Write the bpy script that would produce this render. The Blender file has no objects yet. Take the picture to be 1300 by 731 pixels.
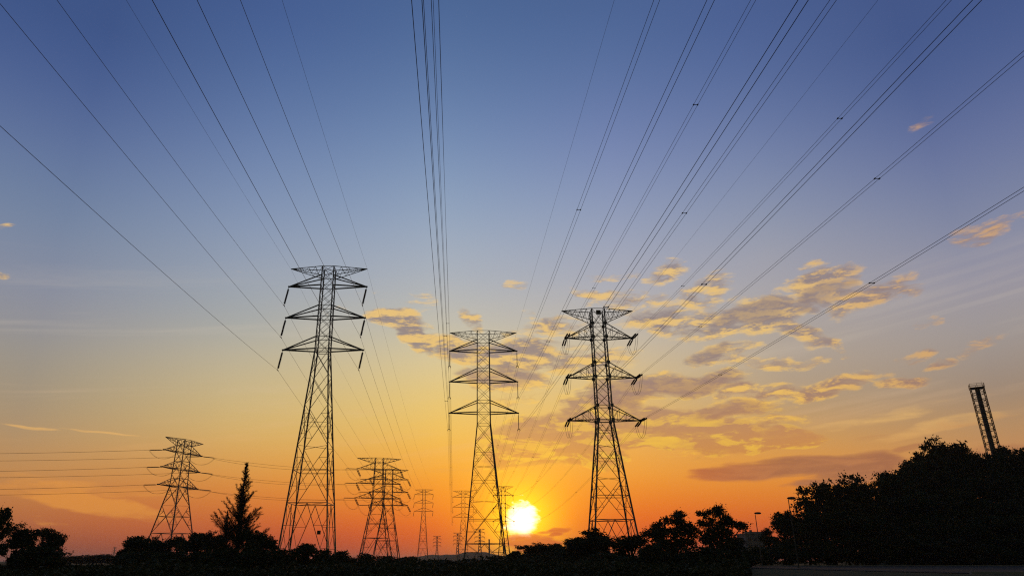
import bpy, math, random
from mathutils import Vector, Matrix, noise as mnoise

R = math.radians
scene = bpy.context.scene
col = scene.collection

# ------------------------------------------------------------------ camera model
F, CX, CY, HOR, CAMZ = 900.0, 595.0, 365.5, 712.0, 1.6
PITCH = math.atan((HOR - CY) / F)
SP, CP = math.sin(PITCH), math.cos(PITCH)


def ray(px, py):
    a, b = (px - CX) / F, (CY - py) / F
    return Vector((a, CP - SP * b, SP + CP * b))


def at(px, py, Y):
    r = ray(px, py)
    return Vector((r.x / r.y * Y, Y, CAMZ + r.z / r.y * Y))


def azel(px, py):
    r = ray(px, py).normalized()
    return math.degrees(math.atan2(r.x, r.y)), math.degrees(math.asin(r.z))


# ------------------------------------------------------------------ mesh builder
class MB:
    def __init__(self):
        self.v, self.f = [], []

    def bar(self, p, q, w, h=None):
        """A square bar from p to q."""
        p, q = Vector(p), Vector(q)
        h = h or w
        d = q - p
        if d.length < 1e-6:
            return
        d.normalize()
        up = Vector((0, 0, 1)) if abs(d.z) < 0.9 else Vector((0, 1, 0))
        s = d.cross(up).normalized() * (w / 2)
        u = s.cross(d).normalized() * (h / 2)
        n = len(self.v)
        for c in (p, q):
            self.v += [c - s - u, c + s - u, c + s + u, c - s + u]
        self.f += [(n, n + 1, n + 5, n + 4), (n + 1, n + 2, n + 6, n + 5), (n + 2, n + 3, n + 7, n + 6),
                   (n + 3, n, n + 4, n + 7), (n + 3, n + 2, n + 1, n), (n + 4, n + 5, n + 6, n + 7)]

    def tube(self, pts, r, seg=5):
        """A round tube through pts; r is a number or one radius per point."""
        pts = [Vector(p) for p in pts]
        n0 = len(self.v)
        m = len(pts)
        for i, p in enumerate(pts):
            d = (pts[min(i + 1, m - 1)] - pts[max(i - 1, 0)])
            d = d.normalized() if d.length > 1e-9 else Vector((0, 0, 1))
            up = Vector((0, 0, 1)) if abs(d.z) < 0.95 else Vector((1, 0, 0))
            s = d.cross(up).normalized()
            u = s.cross(d).normalized()
            rr = r[i] if isinstance(r, (list, tuple)) else r
            for k in range(seg):
                a = 2 * math.pi * k / seg
                self.v.append(p + s * (rr * math.cos(a)) + u * (rr * math.sin(a)))
        for i in range(m - 1):
            for k in range(seg):
                a, b = n0 + i * seg + k, n0 + i * seg + (k + 1) % seg
                self.f.append((a, b, b + seg, a + seg))
        self.f.append(tuple(n0 + k for k in reversed(range(seg))))
        self.f.append(tuple(n0 + (m - 1) * seg + k for k in range(seg)))

    def box(self, c, sx, sy, sz, rz=0.0):
        c = Vector(c)
        n = len(self.v)
        cs, sn = math.cos(rz), math.sin(rz)
        for z in (-1, 1):
            for x, y in ((-1, -1), (1, -1), (1, 1), (-1, 1)):
                X, Y = x * sx / 2, y * sy / 2
                self.v.append(c + Vector((X * cs - Y * sn, X * sn + Y * cs, z * sz / 2)))
        self.f += [(n + 3, n + 2, n + 1, n), (n + 4, n + 5, n + 6, n + 7), (n, n + 1, n + 5, n + 4),
                   (n + 1, n + 2, n + 6, n + 5), (n + 2, n + 3, n + 7, n + 6), (n + 3, n, n + 4, n + 7)]

    def quad(self, a, b, c, d):
        n = len(self.v)
        self.v += [a, b, c, d]
        self.f.append((n, n + 1, n + 2, n + 3))

    def mesh(self, name, mat, smooth=False):
        me = bpy.data.meshes.new(name)
        me.from_pydata([tuple(v) for v in self.v], [], self.f)
        me.materials.append(mat)
        if smooth:
            me.polygons.foreach_set("use_smooth", [True] * len(me.polygons))
        me.update()
        return me

    def build(self, name, mat, parent=None, smooth=False):
        return link(name, self.mesh(name, mat, smooth), parent)


def link(name, me, parent=None, loc=None):
    o = bpy.data.objects.new(name, me)
    col.objects.link(o)
    if parent is not None:
        o.parent = parent
    if loc is not None:
        o.location = loc
    return o


def tag(o, label=None, cat=None, group=None, kind=None):
    if label:
        o["label"] = label
    if cat:
        o["category"] = cat
    if group:
        o["group"] = group
    if kind:
        o["kind"] = kind
    return o


def thing(name, loc, label, cat, group=None, rz=0.0):
    o = bpy.data.objects.new(name, None)
    o.empty_display_size = 0.5
    col.objects.link(o)
    o.location = loc
    o.rotation_euler = (0, 0, rz)
    return tag(o, label, cat, group)


def copy_tree(o, parent=None):
    c = o.copy()
    col.objects.link(c)
    if parent is not None:
        c.parent = parent
        c.matrix_parent_inverse = o.matrix_parent_inverse.copy()
    for ch in list(o.children):
        copy_tree(ch, c)
    return c


# ------------------------------------------------------------------ materials
def material(name, c1, c2, scale, rough=0.7, metal=0.0, bump=0.0, spec=0.3):
    m = bpy.data.materials.new(name)
    m.use_nodes = True
    nt = m.node_tree
    b = nt.nodes["Principled BSDF"]
    b.inputs["Roughness"].default_value = rough
    b.inputs["Metallic"].default_value = metal
    b.inputs["Specular IOR Level"].default_value = spec
    tc = nt.nodes.new("ShaderNodeTexCoord")
    nz = nt.nodes.new("ShaderNodeTexNoise")
    nz.inputs["Scale"].default_value = scale
    nz.inputs["Detail"].default_value = 4
    rp = nt.nodes.new("ShaderNodeValToRGB")
    rp.color_ramp.elements[0].position = 0.35
    rp.color_ramp.elements[1].position = 0.65
    rp.color_ramp.elements[0].color = (*c1, 1)
    rp.color_ramp.elements[1].color = (*c2, 1)
    nt.links.new(tc.outputs["Object"], nz.inputs["Vector"])
    nt.links.new(nz.outputs["Fac"], rp.inputs["Fac"])
    nt.links.new(rp.outputs["Color"], b.inputs["Base Color"])
    if bump:
        bp = nt.nodes.new("ShaderNodeBump")
        bp.inputs["Strength"].default_value = bump
        nt.links.new(nz.outputs["Fac"], bp.inputs["Height"])
        nt.links.new(bp.outputs["Normal"], b.inputs["Normal"])
    return m


STEEL = material("galvanised_steel", (0.13, 0.135, 0.14), (0.2, 0.2, 0.205), 0.8, 0.55, 0.3)
PORC = material("brown_porcelain", (0.06, 0.035, 0.025), (0.09, 0.05, 0.035), 3, 0.3)
WIRE = material("aluminium_conductor", (0.09, 0.09, 0.095), (0.14, 0.14, 0.145), 0.5, 0.6, 0.2)
PLATE = material("enamel_plate", (0.05, 0.05, 0.05), (0.09, 0.085, 0.06), 4, 0.5)
LEAF_A = material("broad_leaves", (0.035, 0.05, 0.018), (0.06, 0.085, 0.03), 0.7, 0.8, spec=0.15)
LEAF_B = material("dull_leaves", (0.035, 0.045, 0.02), (0.07, 0.08, 0.035), 0.6, 0.8, spec=0.15)
NEEDLE = material("needle_sprays", (0.03, 0.042, 0.02), (0.055, 0.07, 0.035), 0.7, 0.8, spec=0.15)
BARK = material("grey_bark", (0.05, 0.04, 0.03), (0.1, 0.08, 0.06), 2.5, 0.9, bump=0.4)
GRASS = material("rough_grass", (0.03, 0.042, 0.015), (0.065, 0.075, 0.03), 0.35, 0.95, bump=0.3, spec=0.1)
ASPHALT = material("worn_asphalt", (0.035, 0.035, 0.035), (0.055, 0.054, 0.052), 0.35, 0.95, bump=0.15, spec=0.1)
CONC = material("pale_concrete", (0.28, 0.27, 0.25), (0.36, 0.35, 0.33), 0.9, 0.85, bump=0.1)
PAINT = material("road_paint", (0.5, 0.5, 0.48), (0.7, 0.7, 0.67), 1.5, 0.8)
WALLM = material("rendered_wall", (0.15, 0.16, 0.19), (0.2, 0.21, 0.24), 0.3, 0.85)
ROOFM = material("sheet_roof", (0.16, 0.17, 0.19), (0.22, 0.23, 0.25), 0.4, 0.6)
GLASS = material("dark_window", (0.02, 0.025, 0.03), (0.03, 0.035, 0.04), 0.2, 0.1, spec=0.5)
DARKST = material("painted_steel", (0.06, 0.065, 0.07), (0.1, 0.1, 0.105), 1.0, 0.5)
HILLM = material("distant_woodland", (0.03, 0.04, 0.02), (0.05, 0.06, 0.03), 0.01, 0.95, spec=0.1)

# ------------------------------------------------------------------ camera
cam = bpy.data.cameras.new("camera")
cam.sensor_width = 36
cam.lens = 36 * F / 1300
cam.shift_x = (650 - CX) / 1300
cam.clip_start = 0.1
cam.clip_end = 20000
co = bpy.data.objects.new("camera", cam)
co.location = (0, 0, CAMZ)
co.rotation_euler = (R(90) + PITCH, 0, 0)
col.objects.link(co)
scene.camera = co

# ------------------------------------------------------------------ sky
SUN_AZ, SUN_EL = azel(662, 661)
world = bpy.data.worlds.new("World")
scene.world = world
world.use_nodes = True
nt = world.node_tree
nt.nodes.clear()


def lin(c):
    out = []
    for x in c:
        x /= 255.0
        out.append(x / 12.92 if x <= 0.04045 else ((x + 0.055) / 1.055) ** 2.4)
    return out


def sock(node_in, v):
    if isinstance(v, bpy.types.NodeSocket):
        nt.links.new(v, node_in)
    elif v is not None:
        node_in.default_value = v


def M(op, a, b=None, c=None, clamp=False):
    n = nt.nodes.new("ShaderNodeMath")
    n.operation = op
    n.use_clamp = clamp
    for i, x in enumerate((a, b, c)):
        if x is not None:
            sock(n.inputs[i], x)
    return n.outputs[0]


def smooth(v, lo, hi, a=0.0, b=1.0):
    n = nt.nodes.new("ShaderNodeMapRange")
    n.interpolation_type = 'SMOOTHSTEP'
    for i, x in enumerate((v, lo, hi, a, b)):
        sock(n.inputs[i], x)
    return n.outputs[0]


def linear(v, lo, hi, a=0.0, b=1.0):
    n = nt.nodes.new("ShaderNodeMapRange")
    for i, x in enumerate((v, lo, hi, a, b)):
        sock(n.inputs[i], x)
    return n.outputs[0]


def mix(f, a, b, mode='MIX'):
    n = nt.nodes.new("ShaderNodeMix")
    n.data_type = 'RGBA'
    n.blend_type = mode
    n.clamp_factor = True
    sock(n.inputs[0], f)
    for i, x in ((6, a), (7, b)):
        sock(n.inputs[i], (*x, 1.0) if isinstance(x, (list, tuple)) and len(x) == 3 else x)
    return n.outputs[2]


def comb(x, y, z=0.0):
    n = nt.nodes.new("ShaderNodeCombineXYZ")
    for i, v in enumerate((x, y, z)):
        sock(n.inputs[i], v)
    return n.outputs[0]


def tex(vec, scale, detail, rough, dist=0.0):
    n = nt.nodes.new("ShaderNodeTexNoise")
    n.noise_dimensions = '3D'
    sock(n.inputs["Vector"], vec)
    n.inputs["Scale"].default_value = scale
    n.inputs["Detail"].default_value = detail
    n.inputs["Roughness"].default_value = rough
    n.inputs["Distortion"].default_value = dist
    return n.outputs["Fac"]


tcw = nt.nodes.new("ShaderNodeTexCoord")
sep = nt.nodes.new("ShaderNodeSeparateXYZ")
nt.links.new(tcw.outputs["Generated"], sep.inputs[0])
DEG = 57.29578
EL = M('MULTIPLY', M('ARCSINE', sep.outputs[2]), DEG)
AZ = M('MULTIPLY', M('ARCTAN2', sep.outputs[0], sep.outputs[1]), DEG)

ROWS = [0, 90, 180, 270, 350, 405, 450, 500, 550, 600, 640, 675, 710]
SKYCOLS = [
    (40, [(62, 85, 135), (75, 96, 145), (97, 116, 157), (116, 134, 162), (136, 142, 160), (146, 146, 152), (156, 149, 138), (164, 148, 124), (176, 146, 108), (196, 140, 80), (190, 118, 66), (172, 98, 64), (118, 66, 60)]),
    (300, [(69, 94, 146), (84, 109, 156), (107, 129, 171), (133, 151, 181), (155, 164, 178), (167, 170, 168), (188, 178, 153), (203, 181, 132), (214, 176, 104), (220, 150, 70), (214, 122, 54), (196, 92, 52), (150, 68, 52)]),
    (560, [(75, 102, 149), (91, 117, 161), (116, 140, 179), (147, 166, 191), (173, 179, 188), (192, 188, 175), (215, 199, 157), (229, 199, 124), (238, 191, 90), (242, 160, 52), (238, 128, 38), (224, 84, 34), (180, 70, 46)]),
    (800, [(75, 100, 148), (91, 114, 160), (116, 132, 177), (145, 158, 186), (171, 172, 184), (184, 178, 172), (207, 189, 157), (220, 186, 122), (231, 177, 92), (238, 156, 56), (232, 118, 38), (224, 84, 34), (160, 64, 46)]),
    (1000, [(75, 97, 148), (89, 109, 156), (114, 129, 169), (141, 151, 174), (167, 164, 171), (174, 166, 160), (178, 162, 146), (180, 156, 126), (204, 156, 92), (228, 150, 60), (222, 118, 42), (194, 84, 44), (150, 66, 48)]),
    (1260, [(68, 88, 138), (81, 99, 146), (104, 116, 158), (127, 136, 163), (153, 149, 162), (160, 153, 152), (160, 147, 138), (156, 134, 114), (190, 146, 96), (192, 122, 74), (178, 98, 60), (150, 78, 56), (118, 64, 54)]),
]
base = None
prev_az = None
EMAX = 50.0
for px, cols in SKYCOLS:
    rp = nt.nodes.new("ShaderNodeValToRGB")
    cr = rp.color_ramp
    cr.interpolation = 'B_SPLINE'
    stops = [(azel(px, y)[1] / EMAX, lin(c)) for y, c in zip(ROWS, cols)]
    stops.append((1.0, [v * 0.82 for v in stops[0][1]]))
    stops.sort(key=lambda s: s[0])
    while len(cr.elements) < len(stops):
        cr.elements.new(0.5)
    for e, (p, c) in zip(cr.elements, stops):
        e.position = min(max(p, 0), 1)
        e.color = (*c, 1)
    nt.links.new(M('DIVIDE', EL, EMAX, clamp=True), rp.inputs["Fac"])
    a = azel(px, 470)[0]
    base = rp.outputs["Color"] if base is None else mix(linear(AZ, prev_az, a), base, rp.outputs["Color"])
    prev_az = a

# clouds live on the sky dome: each has a place (azimuth, elevation), a size and a tilt there
AE = comb(AZ, EL, 0.0)


def blobs(rows, warp):
    """Soft upper bound of elliptical cloud banks (px, py, half-width, half-height in picture degrees*, tilt, weight)."""
    out = None
    for px, py, hw, hh, tilt, w in rows:
        a, e = azel(px, py)
        a1, e1 = azel(px + hw, py)
        sx = math.hypot(a1 - a, e1 - e)
        a2, e2 = azel(px, py - hh)
        sy = math.hypot(a2 - a, e2 - e)
        ct, st = math.cos(R(tilt)), math.sin(R(tilt))
        u = M('MULTIPLY_ADD', warp[0], ct / sx, M('MULTIPLY_ADD', warp[1], st / sx, -(a * ct + e * st) / sx))
        k = M('MULTIPLY_ADD', warp[0], -st / sy, M('MULTIPLY_ADD', warp[1], ct / sy, (a * st - e * ct) / sy))
        v = smooth(M('MULTIPLY_ADD', u, u, M('MULTIPLY', k, k)), 0.0, 1.8, w, 0.0)
        out = v if out is None else M('MAXIMUM', out, v)
    return out


CUMULUS = [
    (495, 405, 30, 14, -22, 1.2), (530, 424, 40, 18, -35, 1.3), (572, 443, 46, 15, -15, 1.15), (600, 405, 26, 13, -10, 0.85),
    (652, 366, 22, 8, 0, 0.75), (520, 390, 40, 14, 0, 0.5), (665, 405, 14, 8, 0, 0.6),
    (655, 452, 84, 24, -8, 1.2), (700, 418, 58, 14, 4, 0.9), (735, 460, 70, 20, 0, 0.9), (640, 480, 76, 16, -8, 1.1),
    (765, 378, 36, 9, -8, 0.8), (835, 345, 40, 20, 12, 0.95), (800, 385, 50, 14, 0, 0.75), (900, 368, 60, 26, 15, 0.85), (770, 350, 30, 9, 0, 0.6),
    (860, 405, 80, 22, 0, 0.95), (950, 400, 90, 24, 6, 1.0), (1040, 365, 60, 22, 6, 1.05), (1105, 380, 60, 18, 12, 0.95), (1010, 420, 60, 16, -25, 0.9),
    (1045, 437, 26, 12, -40, 0.7), (910, 442, 46, 15, 4, 0.95), (960, 455, 60, 10, -8, 0.8), (1015, 455, 26, 7, 0, 0.75),
    (860, 485, 110, 20, 0, 1.0), (790, 500, 60, 24, 0, 0.95), (960, 495, 70, 15, 4, 0.95), (1060, 488, 70, 14, 6, 0.95), (1150, 484, 46, 10, 2, 0.95),
    (1165, 444, 44, 9, 6, 0.85), (1205, 455, 34, 10, 10, 0.85), (1185, 404, 22, 7, 0, 0.7), (1255, 436, 30, 12, 10, 0.65), (1250, 295, 46, 15, 12, 0.9),
    (1178, 149, 24, 7, 8, 0.52), (3, 281, 14, 5, 0, 0.8), (2, 339, 14, 7, 0, 0.8), (1030, 345, 24, 10, 0, 0.7),
    (990, 530, 60, 9, 4, 0.8), (900, 580, 60, 9, 0, 0.6), (640, 505, 70, 14, 0, 0.7), (930, 520, 90, 14, 3, 0.9),
    (600, 520, 60, 14, 10, 0.45), (455, 385, 60, 30, 0, 0.35),
]
BANK = [
    (645, 575, 40, 22, 10, 0.9), (700, 560, 90, 34, -6, 1.05), (735, 575, 70, 22, -4, 1.05), (760, 530, 80, 34, 6, 1.0), (830, 545, 110, 30, 0, 1.0), (905, 556, 130, 22, 0, 1.1), (985, 553, 62, 18, 3, 1.1),
    (880, 486, 90, 18, 3, 0.9), (800, 495, 60, 20, 0, 0.95), (900, 526, 100, 14, 3, 0.85), (950, 397, 70, 14, 6, 0.8), (1045, 378, 60, 16, 5, 0.85), (900, 442, 40, 12, 4, 0.85), (660, 478, 50, 12, 0, 0.75),
    (700, 440, 60, 10, 2, 0.6), (620, 470, 60, 10, -6, 0.7),
]
STRATUS = [
    (1010, 592, 165, 15, 2, 1.1), (1090, 590, 80, 20, 0, 1.1), (930, 598, 80, 9, 0, 0.9), (1060, 612, 80, 7, 2, 0.8), (1150, 571, 46, 7, 6, 0.85),
    (1270, 572, 60, 12, 0, 0.8), (1080, 556, 70, 5, 4, 0.5), (1240, 535, 90, 9, 8, 0.5), (720, 684, 90, 9, -2, 0.6), (662, 692, 56, 14, 0, 1.15), (690, 680, 20, 4, 12, 0.9), (700, 674, 40, 4, 8, 0.8), (480, 690, 120, 8, 0, 0.4),
]
BRIGHT = [
    (40, 544, 60, 2.4, -1.5, 0.85), (120, 549.5, 40, 1.8, -1, 0.8), (60, 618, 110, 14, 4, 0.8), (130, 640, 120, 15, -12, 0.95), (40, 602, 90, 8, 0, 0.7), (70, 660, 34, 7, -10, 0.75), (170, 625, 90, 8, 0, 0.7),
    (1170, 520, 150, 12, 9, 0.6), (1240, 505, 100, 10, 9, 0.6), (1180, 545, 160, 10, 7, 0.65), (1080, 535, 120, 9, 5, 0.5), (520, 588, 60, 4, 0, 0.5), (560, 600, 90, 10, 3, 0.4),
    (300, 560, 90, 10, -4, 0.4), (420, 460, 120, 18, 0, 0.3), (480, 520, 120, 16, 4, 0.35), (330, 590, 50, 6, -8, 0.5), (1100, 515, 160, 20, 6, 0.4),
]
w1 = tex(AE, 0.16, 3, 0.55)
w2 = tex(comb(M('ADD', AZ, 71.3), M('ADD', EL, 13.7)), 0.16, 3, 0.55)
WARP = (M('ADD', AZ, M('MULTIPLY', M('SUBTRACT', w1, 0.5), 7.0)), M('ADD', EL, M('MULTIPLY', M('SUBTRACT', w2, 0.5), 3.2)))
CU = (0.5, 1.7)
n1 = tex(comb(M('MULTIPLY', AZ, CU[0]), M('MULTIPLY', EL, CU[1]), 3.1), 0.85, 8, 0.66, 0.4)
# the same field a little nearer the sun: their difference is which side of a puff the low sun reaches
dA, dE = M('SUBTRACT', SUN_AZ, AZ), M('SUBTRACT', SUN_EL - 3.0, EL)
dl = M('ADD', M('POWER', M('ADD', M('MULTIPLY', dA, dA), M('MULTIPLY', dE, dE)), 0.5), 1.0)
n2 = tex(comb(M('MULTIPLY', M('ADD', AZ, M('MULTIPLY', M('DIVIDE', dA, dl), 0.6)), CU[0]),
              M('MULTIPLY', M('ADD', EL, M('MULTIPLY', M('DIVIDE', dE, dl), 0.6)), CU[1]), 3.1), 0.85, 8, 0.66, 0.4)
mcu = blobs(CUMULUS, WARP)
excess = M('SUBTRACT', M('MULTIPLY', M('SUBTRACT', n1, 0.5), 1.9), M('SUBTRACT', 0.48, M('MULTIPLY', mcu, 1.02)))
dcu = M('MULTIPLY', smooth(excess, -0.06, 0.60), smooth(EL, 34, 24, 0.4, 1.0))
thick = smooth(excess, 0.08, 0.45)
lit = smooth(M('SUBTRACT', n1, n2), -0.08, 0.12)
far_right = smooth(AZ, 22, 38)
up = smooth(EL, 5.0, 17.0)
core = mix(up, lin((188, 124, 70)), lin((146, 130, 128)))
core = mix(M('MULTIPLY', far_right, 0.5), core, lin((150, 120, 112)))
rim = mix(up, lin((255, 196, 52)), lin((252, 206, 112)))
rim = mix(M('MULTIPLY', far_right, 0.75), rim, lin((208, 156, 108)))
nb = tex(comb(M('MULTIPLY', AZ, 0.33), M('MULTIPLY', EL, 1.05), 11.3), 0.8, 7, 0.58, 0.5)
nb2 = tex(comb(M('MULTIPLY', M('ADD', AZ, M('MULTIPLY', M('DIVIDE', dA, dl), 0.8)), 0.33), M('MULTIPLY', M('ADD', EL, M('MULTIPLY', M('DIVIDE', dE, dl), 0.8)), 1.05), 11.3), 0.8, 7, 0.58, 0.5)
mbk = blobs(BANK, WARP)
exb = M('SUBTRACT', M('MULTIPLY', M('SUBTRACT', nb, 0.5), 1.5), M('SUBTRACT', 0.52, M('MULTIPLY', mbk, 1.1)))
dbk = smooth(exb, -0.05, 0.36)
litb = smooth(M('SUBTRACT', nb, nb2), -0.01, 0.09)
edgeb = smooth(exb, 0.24, 0.02)
rimb = M('ADD', M('MULTIPLY', M('SUBTRACT', n1, 0.5), 1.1), M('ADD', M('MULTIPLY', edgeb, M('MULTIPLY_ADD', litb, 0.7, 0.2)), M('MULTIPLY', litb, 0.5)), clamp=True)
bcore = mix(smooth(EL, 5.0, 15.0), lin((212, 140, 64)), lin((150, 130, 124)))
bkcol = mix(rimb, bcore, mix(up, lin((255, 208, 66)), rim))
edge = M('MULTIPLY', M('SUBTRACT', 1.0, thick), 0.75)
bright = M('ADD', M('MULTIPLY', lit, 0.80), M('MULTIPLY', edge, 0.35), clamp=True)
bright = M('MULTIPLY', bright, M('SUBTRACT', 1.0, M('MULTIPLY', smooth(mbk, 0.3, 0.95), M('ADD', 0.2, M('MULTIPLY', thick, 0.55)))))
cucol = mix(bright, core, rim)

sx_ = comb(M('MULTIPLY', AZ, 0.09), M('MULTIPLY', EL, 0.8), 7.7)
n3 = tex(sx_, 1.1, 5, 0.55, 0.3)
WARP2 = (M('ADD', AZ, M('MULTIPLY', M('SUBTRACT', w1, 0.5), 9.0)), M('ADD', EL, M('MULTIPLY', M('SUBTRACT', w2, 0.5), 0.9)))
mst = blobs(STRATUS, WARP2)
n4 = tex(comb(M('MULTIPLY', AZ, 0.3), M('MULTIPLY', EL, 1.6), 2.2), 1.1, 6, 0.6, 0.4)
n3 = M('ADD', M('MULTIPLY', n3, 0.62), M('MULTIPLY', n4, 0.38))
dst = smooth(M('SUBTRACT', n3, M('SUBTRACT', 0.78, M('MULTIPLY', mst, 0.5))), -0.02, 0.22)
stcol = mix(smooth(AZ, 8, 26), lin((204, 98, 48)), mix(smooth(n4, 0.36, 0.66), lin((160, 104, 76)), lin((182, 120, 80))))
mbr = blobs(BRIGHT, WARP2)
dbr = smooth(M('SUBTRACT', n3, M('SUBTRACT', 0.74, M('MULTIPLY', mbr, 0.5))), 0.0, 0.25)
brcol = mix(smooth(EL, 4, 10), lin((226, 148, 66)), lin((226, 180, 112)))

# sun: a blown-out disc with its aureole
sunv = Vector((math.sin(R(SUN_AZ)) * math.cos(R(SUN_EL)), math.cos(R(SUN_AZ)) * math.cos(R(SUN_EL)), math.sin(R(SUN_EL))))
q = M('ADD', M('POWER', M('MULTIPLY', M('SUBTRACT', AZ, SUN_AZ), 0.95), 2.0), M('POWER', M('SUBTRACT', EL, SUN_EL), 2.0))


def gauss(s):
    return M('EXPONENT', M('DIVIDE', q, -s * s))


def addc(c, f, colr):
    n = nt.nodes.new("ShaderNodeVectorMath")
    n.operation = 'SCALE'
    n.inputs[0].default_value = colr
    sock(n.inputs["Scale"], f)
    return mix(1.0, c, n.outputs[0], 'ADD')


cir = tex(comb(M('MULTIPLY', AZ, 0.035), M('MULTIPLY', M('SUBTRACT', EL, M('MULTIPLY', AZ, 0.12)), 0.55), 5.0), 1.0, 6, 0.6, 0.6)
sky = mix(M('MULTIPLY', smooth(cir, 0.5, 0.72), M('MULTIPLY', M('MULTIPLY', smooth(EL, 24, 14), smooth(EL, 4, 9)), 0.2)), base, mix(smooth(EL, 5, 15), lin((244, 176, 96)), lin((214, 200, 180))))
sky = addc(sky, gauss(9.0), (0.15, 0.075, 0.0))
sky = addc(sky, gauss(3.7), (0.34, 0.27, 0.0))
sky = mix(M('MULTIPLY', dbr, 0.75), sky, brcol)
glow_c = addc(cucol, gauss(8.0), (0.22, 0.11, 0.0))
sky = mix(M('MULTIPLY', dbk, 0.85), sky, addc(bkcol, gauss(7.0), (0.30, 0.15, 0.0)))
sky = mix(M('MULTIPLY', dcu, 0.88), sky, glow_c)
ragged = tex(comb(M('MULTIPLY', AZ, 0.9), M('MULTIPLY', EL, 1.8), 1.3), 1.0, 4, 0.6)
sky = addc(sky, gauss(2.1), (0.75, 0.56, 0.0))
sky = addc(sky, smooth(M('MULTIPLY', q, M('MULTIPLY_ADD', ragged, 3.0, -0.5)), 2.1, 0.0), (1.5, 1.4, 1.3))
st_glow = addc(stcol, gauss(3.0), (0.25, 0.06, 0.0))
sky = mix(M('MULTIPLY', dst, 0.88), sky, st_glow)
# the half of the dome behind the camera is a plain Nishita dusk sky
nish = nt.nodes.new("ShaderNodeTexSky")
nish.sky_type = 'NISHITA'
nish.sun_disc = False
nish.sun_elevation = R(SUN_EL)
nish.sun_rotation = R(SUN_AZ)
nish.air_density = 1.2
nish.dust_density = 1.5
bg_n = nt.nodes.new("ShaderNodeBackground")
nt.links.new(nish.outputs["Color"], bg_n.inputs["Color"])
bg_n.inputs["Strength"].default_value = 0.05
bg_f = nt.nodes.new("ShaderNodeBackground")
nt.links.new(sky, bg_f.inputs["Color"])
bg_f.inputs["Strength"].default_value = 1.0
mixs = nt.nodes.new("ShaderNodeMixShader")
front = M('MULTIPLY', smooth(AZ, -85, -60), smooth(AZ, 85, 60))
sock(mixs.inputs[0], M('MULTIPLY', front, smooth(EL, 75, 55)))
nt.links.new(bg_n.outputs[0], mixs.inputs[1])
nt.links.new(bg_f.outputs[0], mixs.inputs[2])
wo = nt.nodes.new("ShaderNodeOutputWorld")
nt.links.new(mixs.outputs[0], wo.inputs["Surface"])
world.cycles.sampling_method = 'MANUAL'
world.cycles.sample_map_resolution = 512

sun = bpy.data.lights.new("sun", 'SUN')
sun.energy = 0.25
sun.angle = R(0.5)
sun.color = (1.0, 0.5, 0.2)
so = bpy.data.objects.new("sun", sun)
so.rotation_euler = (-sunv).to_track_quat('-Z', 'Y').to_euler()
so.location = (0, 0, 80)
col.objects.link(so)

# ------------------------------------------------------------------ ground, hill, road
def sstep(x, a, b):
    t = min(max((x - a) / (b - a), 0.0), 1.0)
    return t * t * (3 - 2 * t)


def ground_h(x, y):
    h = 15.0 * sstep(x / max(y, 1.0), 0.47, 0.64) * sstep(y, 158, 192) * (1 - sstep(y, 300, 420)) * (1 - sstep(x, 330, 460))
    h += 0.7 * sstep(x, 22, 36) * sstep(y, 44, 56)      # the raised road bench
    h += 0.35 * mnoise.noise(Vector((x * 0.03, y * 0.03, 0))) * (1 - sstep(x, 20, 30) * (1 - sstep(y, 150, 160)))
    return h


def grid(name, xs, ys, hfun, mat):
    mb = MB()
    nx = len(xs)
    for y in ys:
        for x in xs:
            mb.v.append(Vector((x, y, hfun(x, y))))
    for j in range(len(ys) - 1):
        for i in range(nx - 1):
            a = j * nx + i
            mb.f.append((a, a + 1, a + nx + 1, a + nx))
    return mb.build(name, mat, smooth=True)


def span(parts):
    out = []
    for a, b, n in parts:
        out += [a + (b - a) * i / n for i in range(n)]
    return out + [parts[-1][1]]


xs = span([(-6000, -400, 12), (-400, -120, 14), (-120, 20, 28), (20, 140, 60), (140, 460, 32), (460, 6000, 12)])
ys = span([(-400, 0, 10), (0, 40, 10), (40, 60, 10), (60, 150, 20), (150, 200, 25), (200, 430, 23), (430, 1200, 12), (1200, 9000, 16)])
tag(grid("ground", xs, ys, ground_h, GRASS), kind="structure")


def zroad(x, y):
    return 0.72


rd = MB()
RX0, RX1, RY0, RY1 = 38.0, 300.0, 58.0, 149.0
rd.box(((RX0 + RX1) / 2, (RY0 + RY1) / 2, 0.6), RX1 - RX0, RY1 - RY0, 0.32)
tag(rd.build("road", ASPHALT), kind="structure")
mk = MB()
for y in (80.0, 103.0, 126.0):
    x = RX0 + 3
    while x < RX1 - 6:
        mk.box((x + 1.5, y, 0.766), 3.0, 0.14, 0.008)
        x += 9.0
tag(mk.build("road_markings", PAINT), kind="structure")
kb = MB()
kb.box(((RX0 + RX1) / 2, RY1 + 0.15, 0.70), RX1 - RX0, 0.3, 0.36)
kb.box(((RX0 + RX1) / 2, RY0 - 0.15, 0.70), RX1 - RX0, 0.3, 0.36)
tag(kb.build("kerb", CONC), kind="structure")


def hill(name, x0, x1, Y, zmax, seed):
    """A far ridge with depth: a mound over a rectangle."""
    xs_ = [x0 + (x1 - x0) * i / 60 for i in range(61)]
    ys_ = [Y + (-1 + 2 * j / 10) * 260 for j in range(11)]

    def h(x, y):
        u = (x - x0) / (x1 - x0) * 2 - 1
        w = (y - Y) / 260
        n = 0.62 + 0.5 * mnoise.noise(Vector((x * 0.006 + seed, y * 0.004, 0))) + 0.16 * mnoise.noise(Vector((x * 0.03, y * 0.02, seed)))
        return max(0.0, 1 - u * u) ** 0.7 * max(0.0, 1 - w * w) * zmax * n - 1.0
    return tag(grid(name, xs_, ys_, h, HILLM), kind="structure")


hill("hill", -250, 240, 2700, 46, 1.7)

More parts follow.
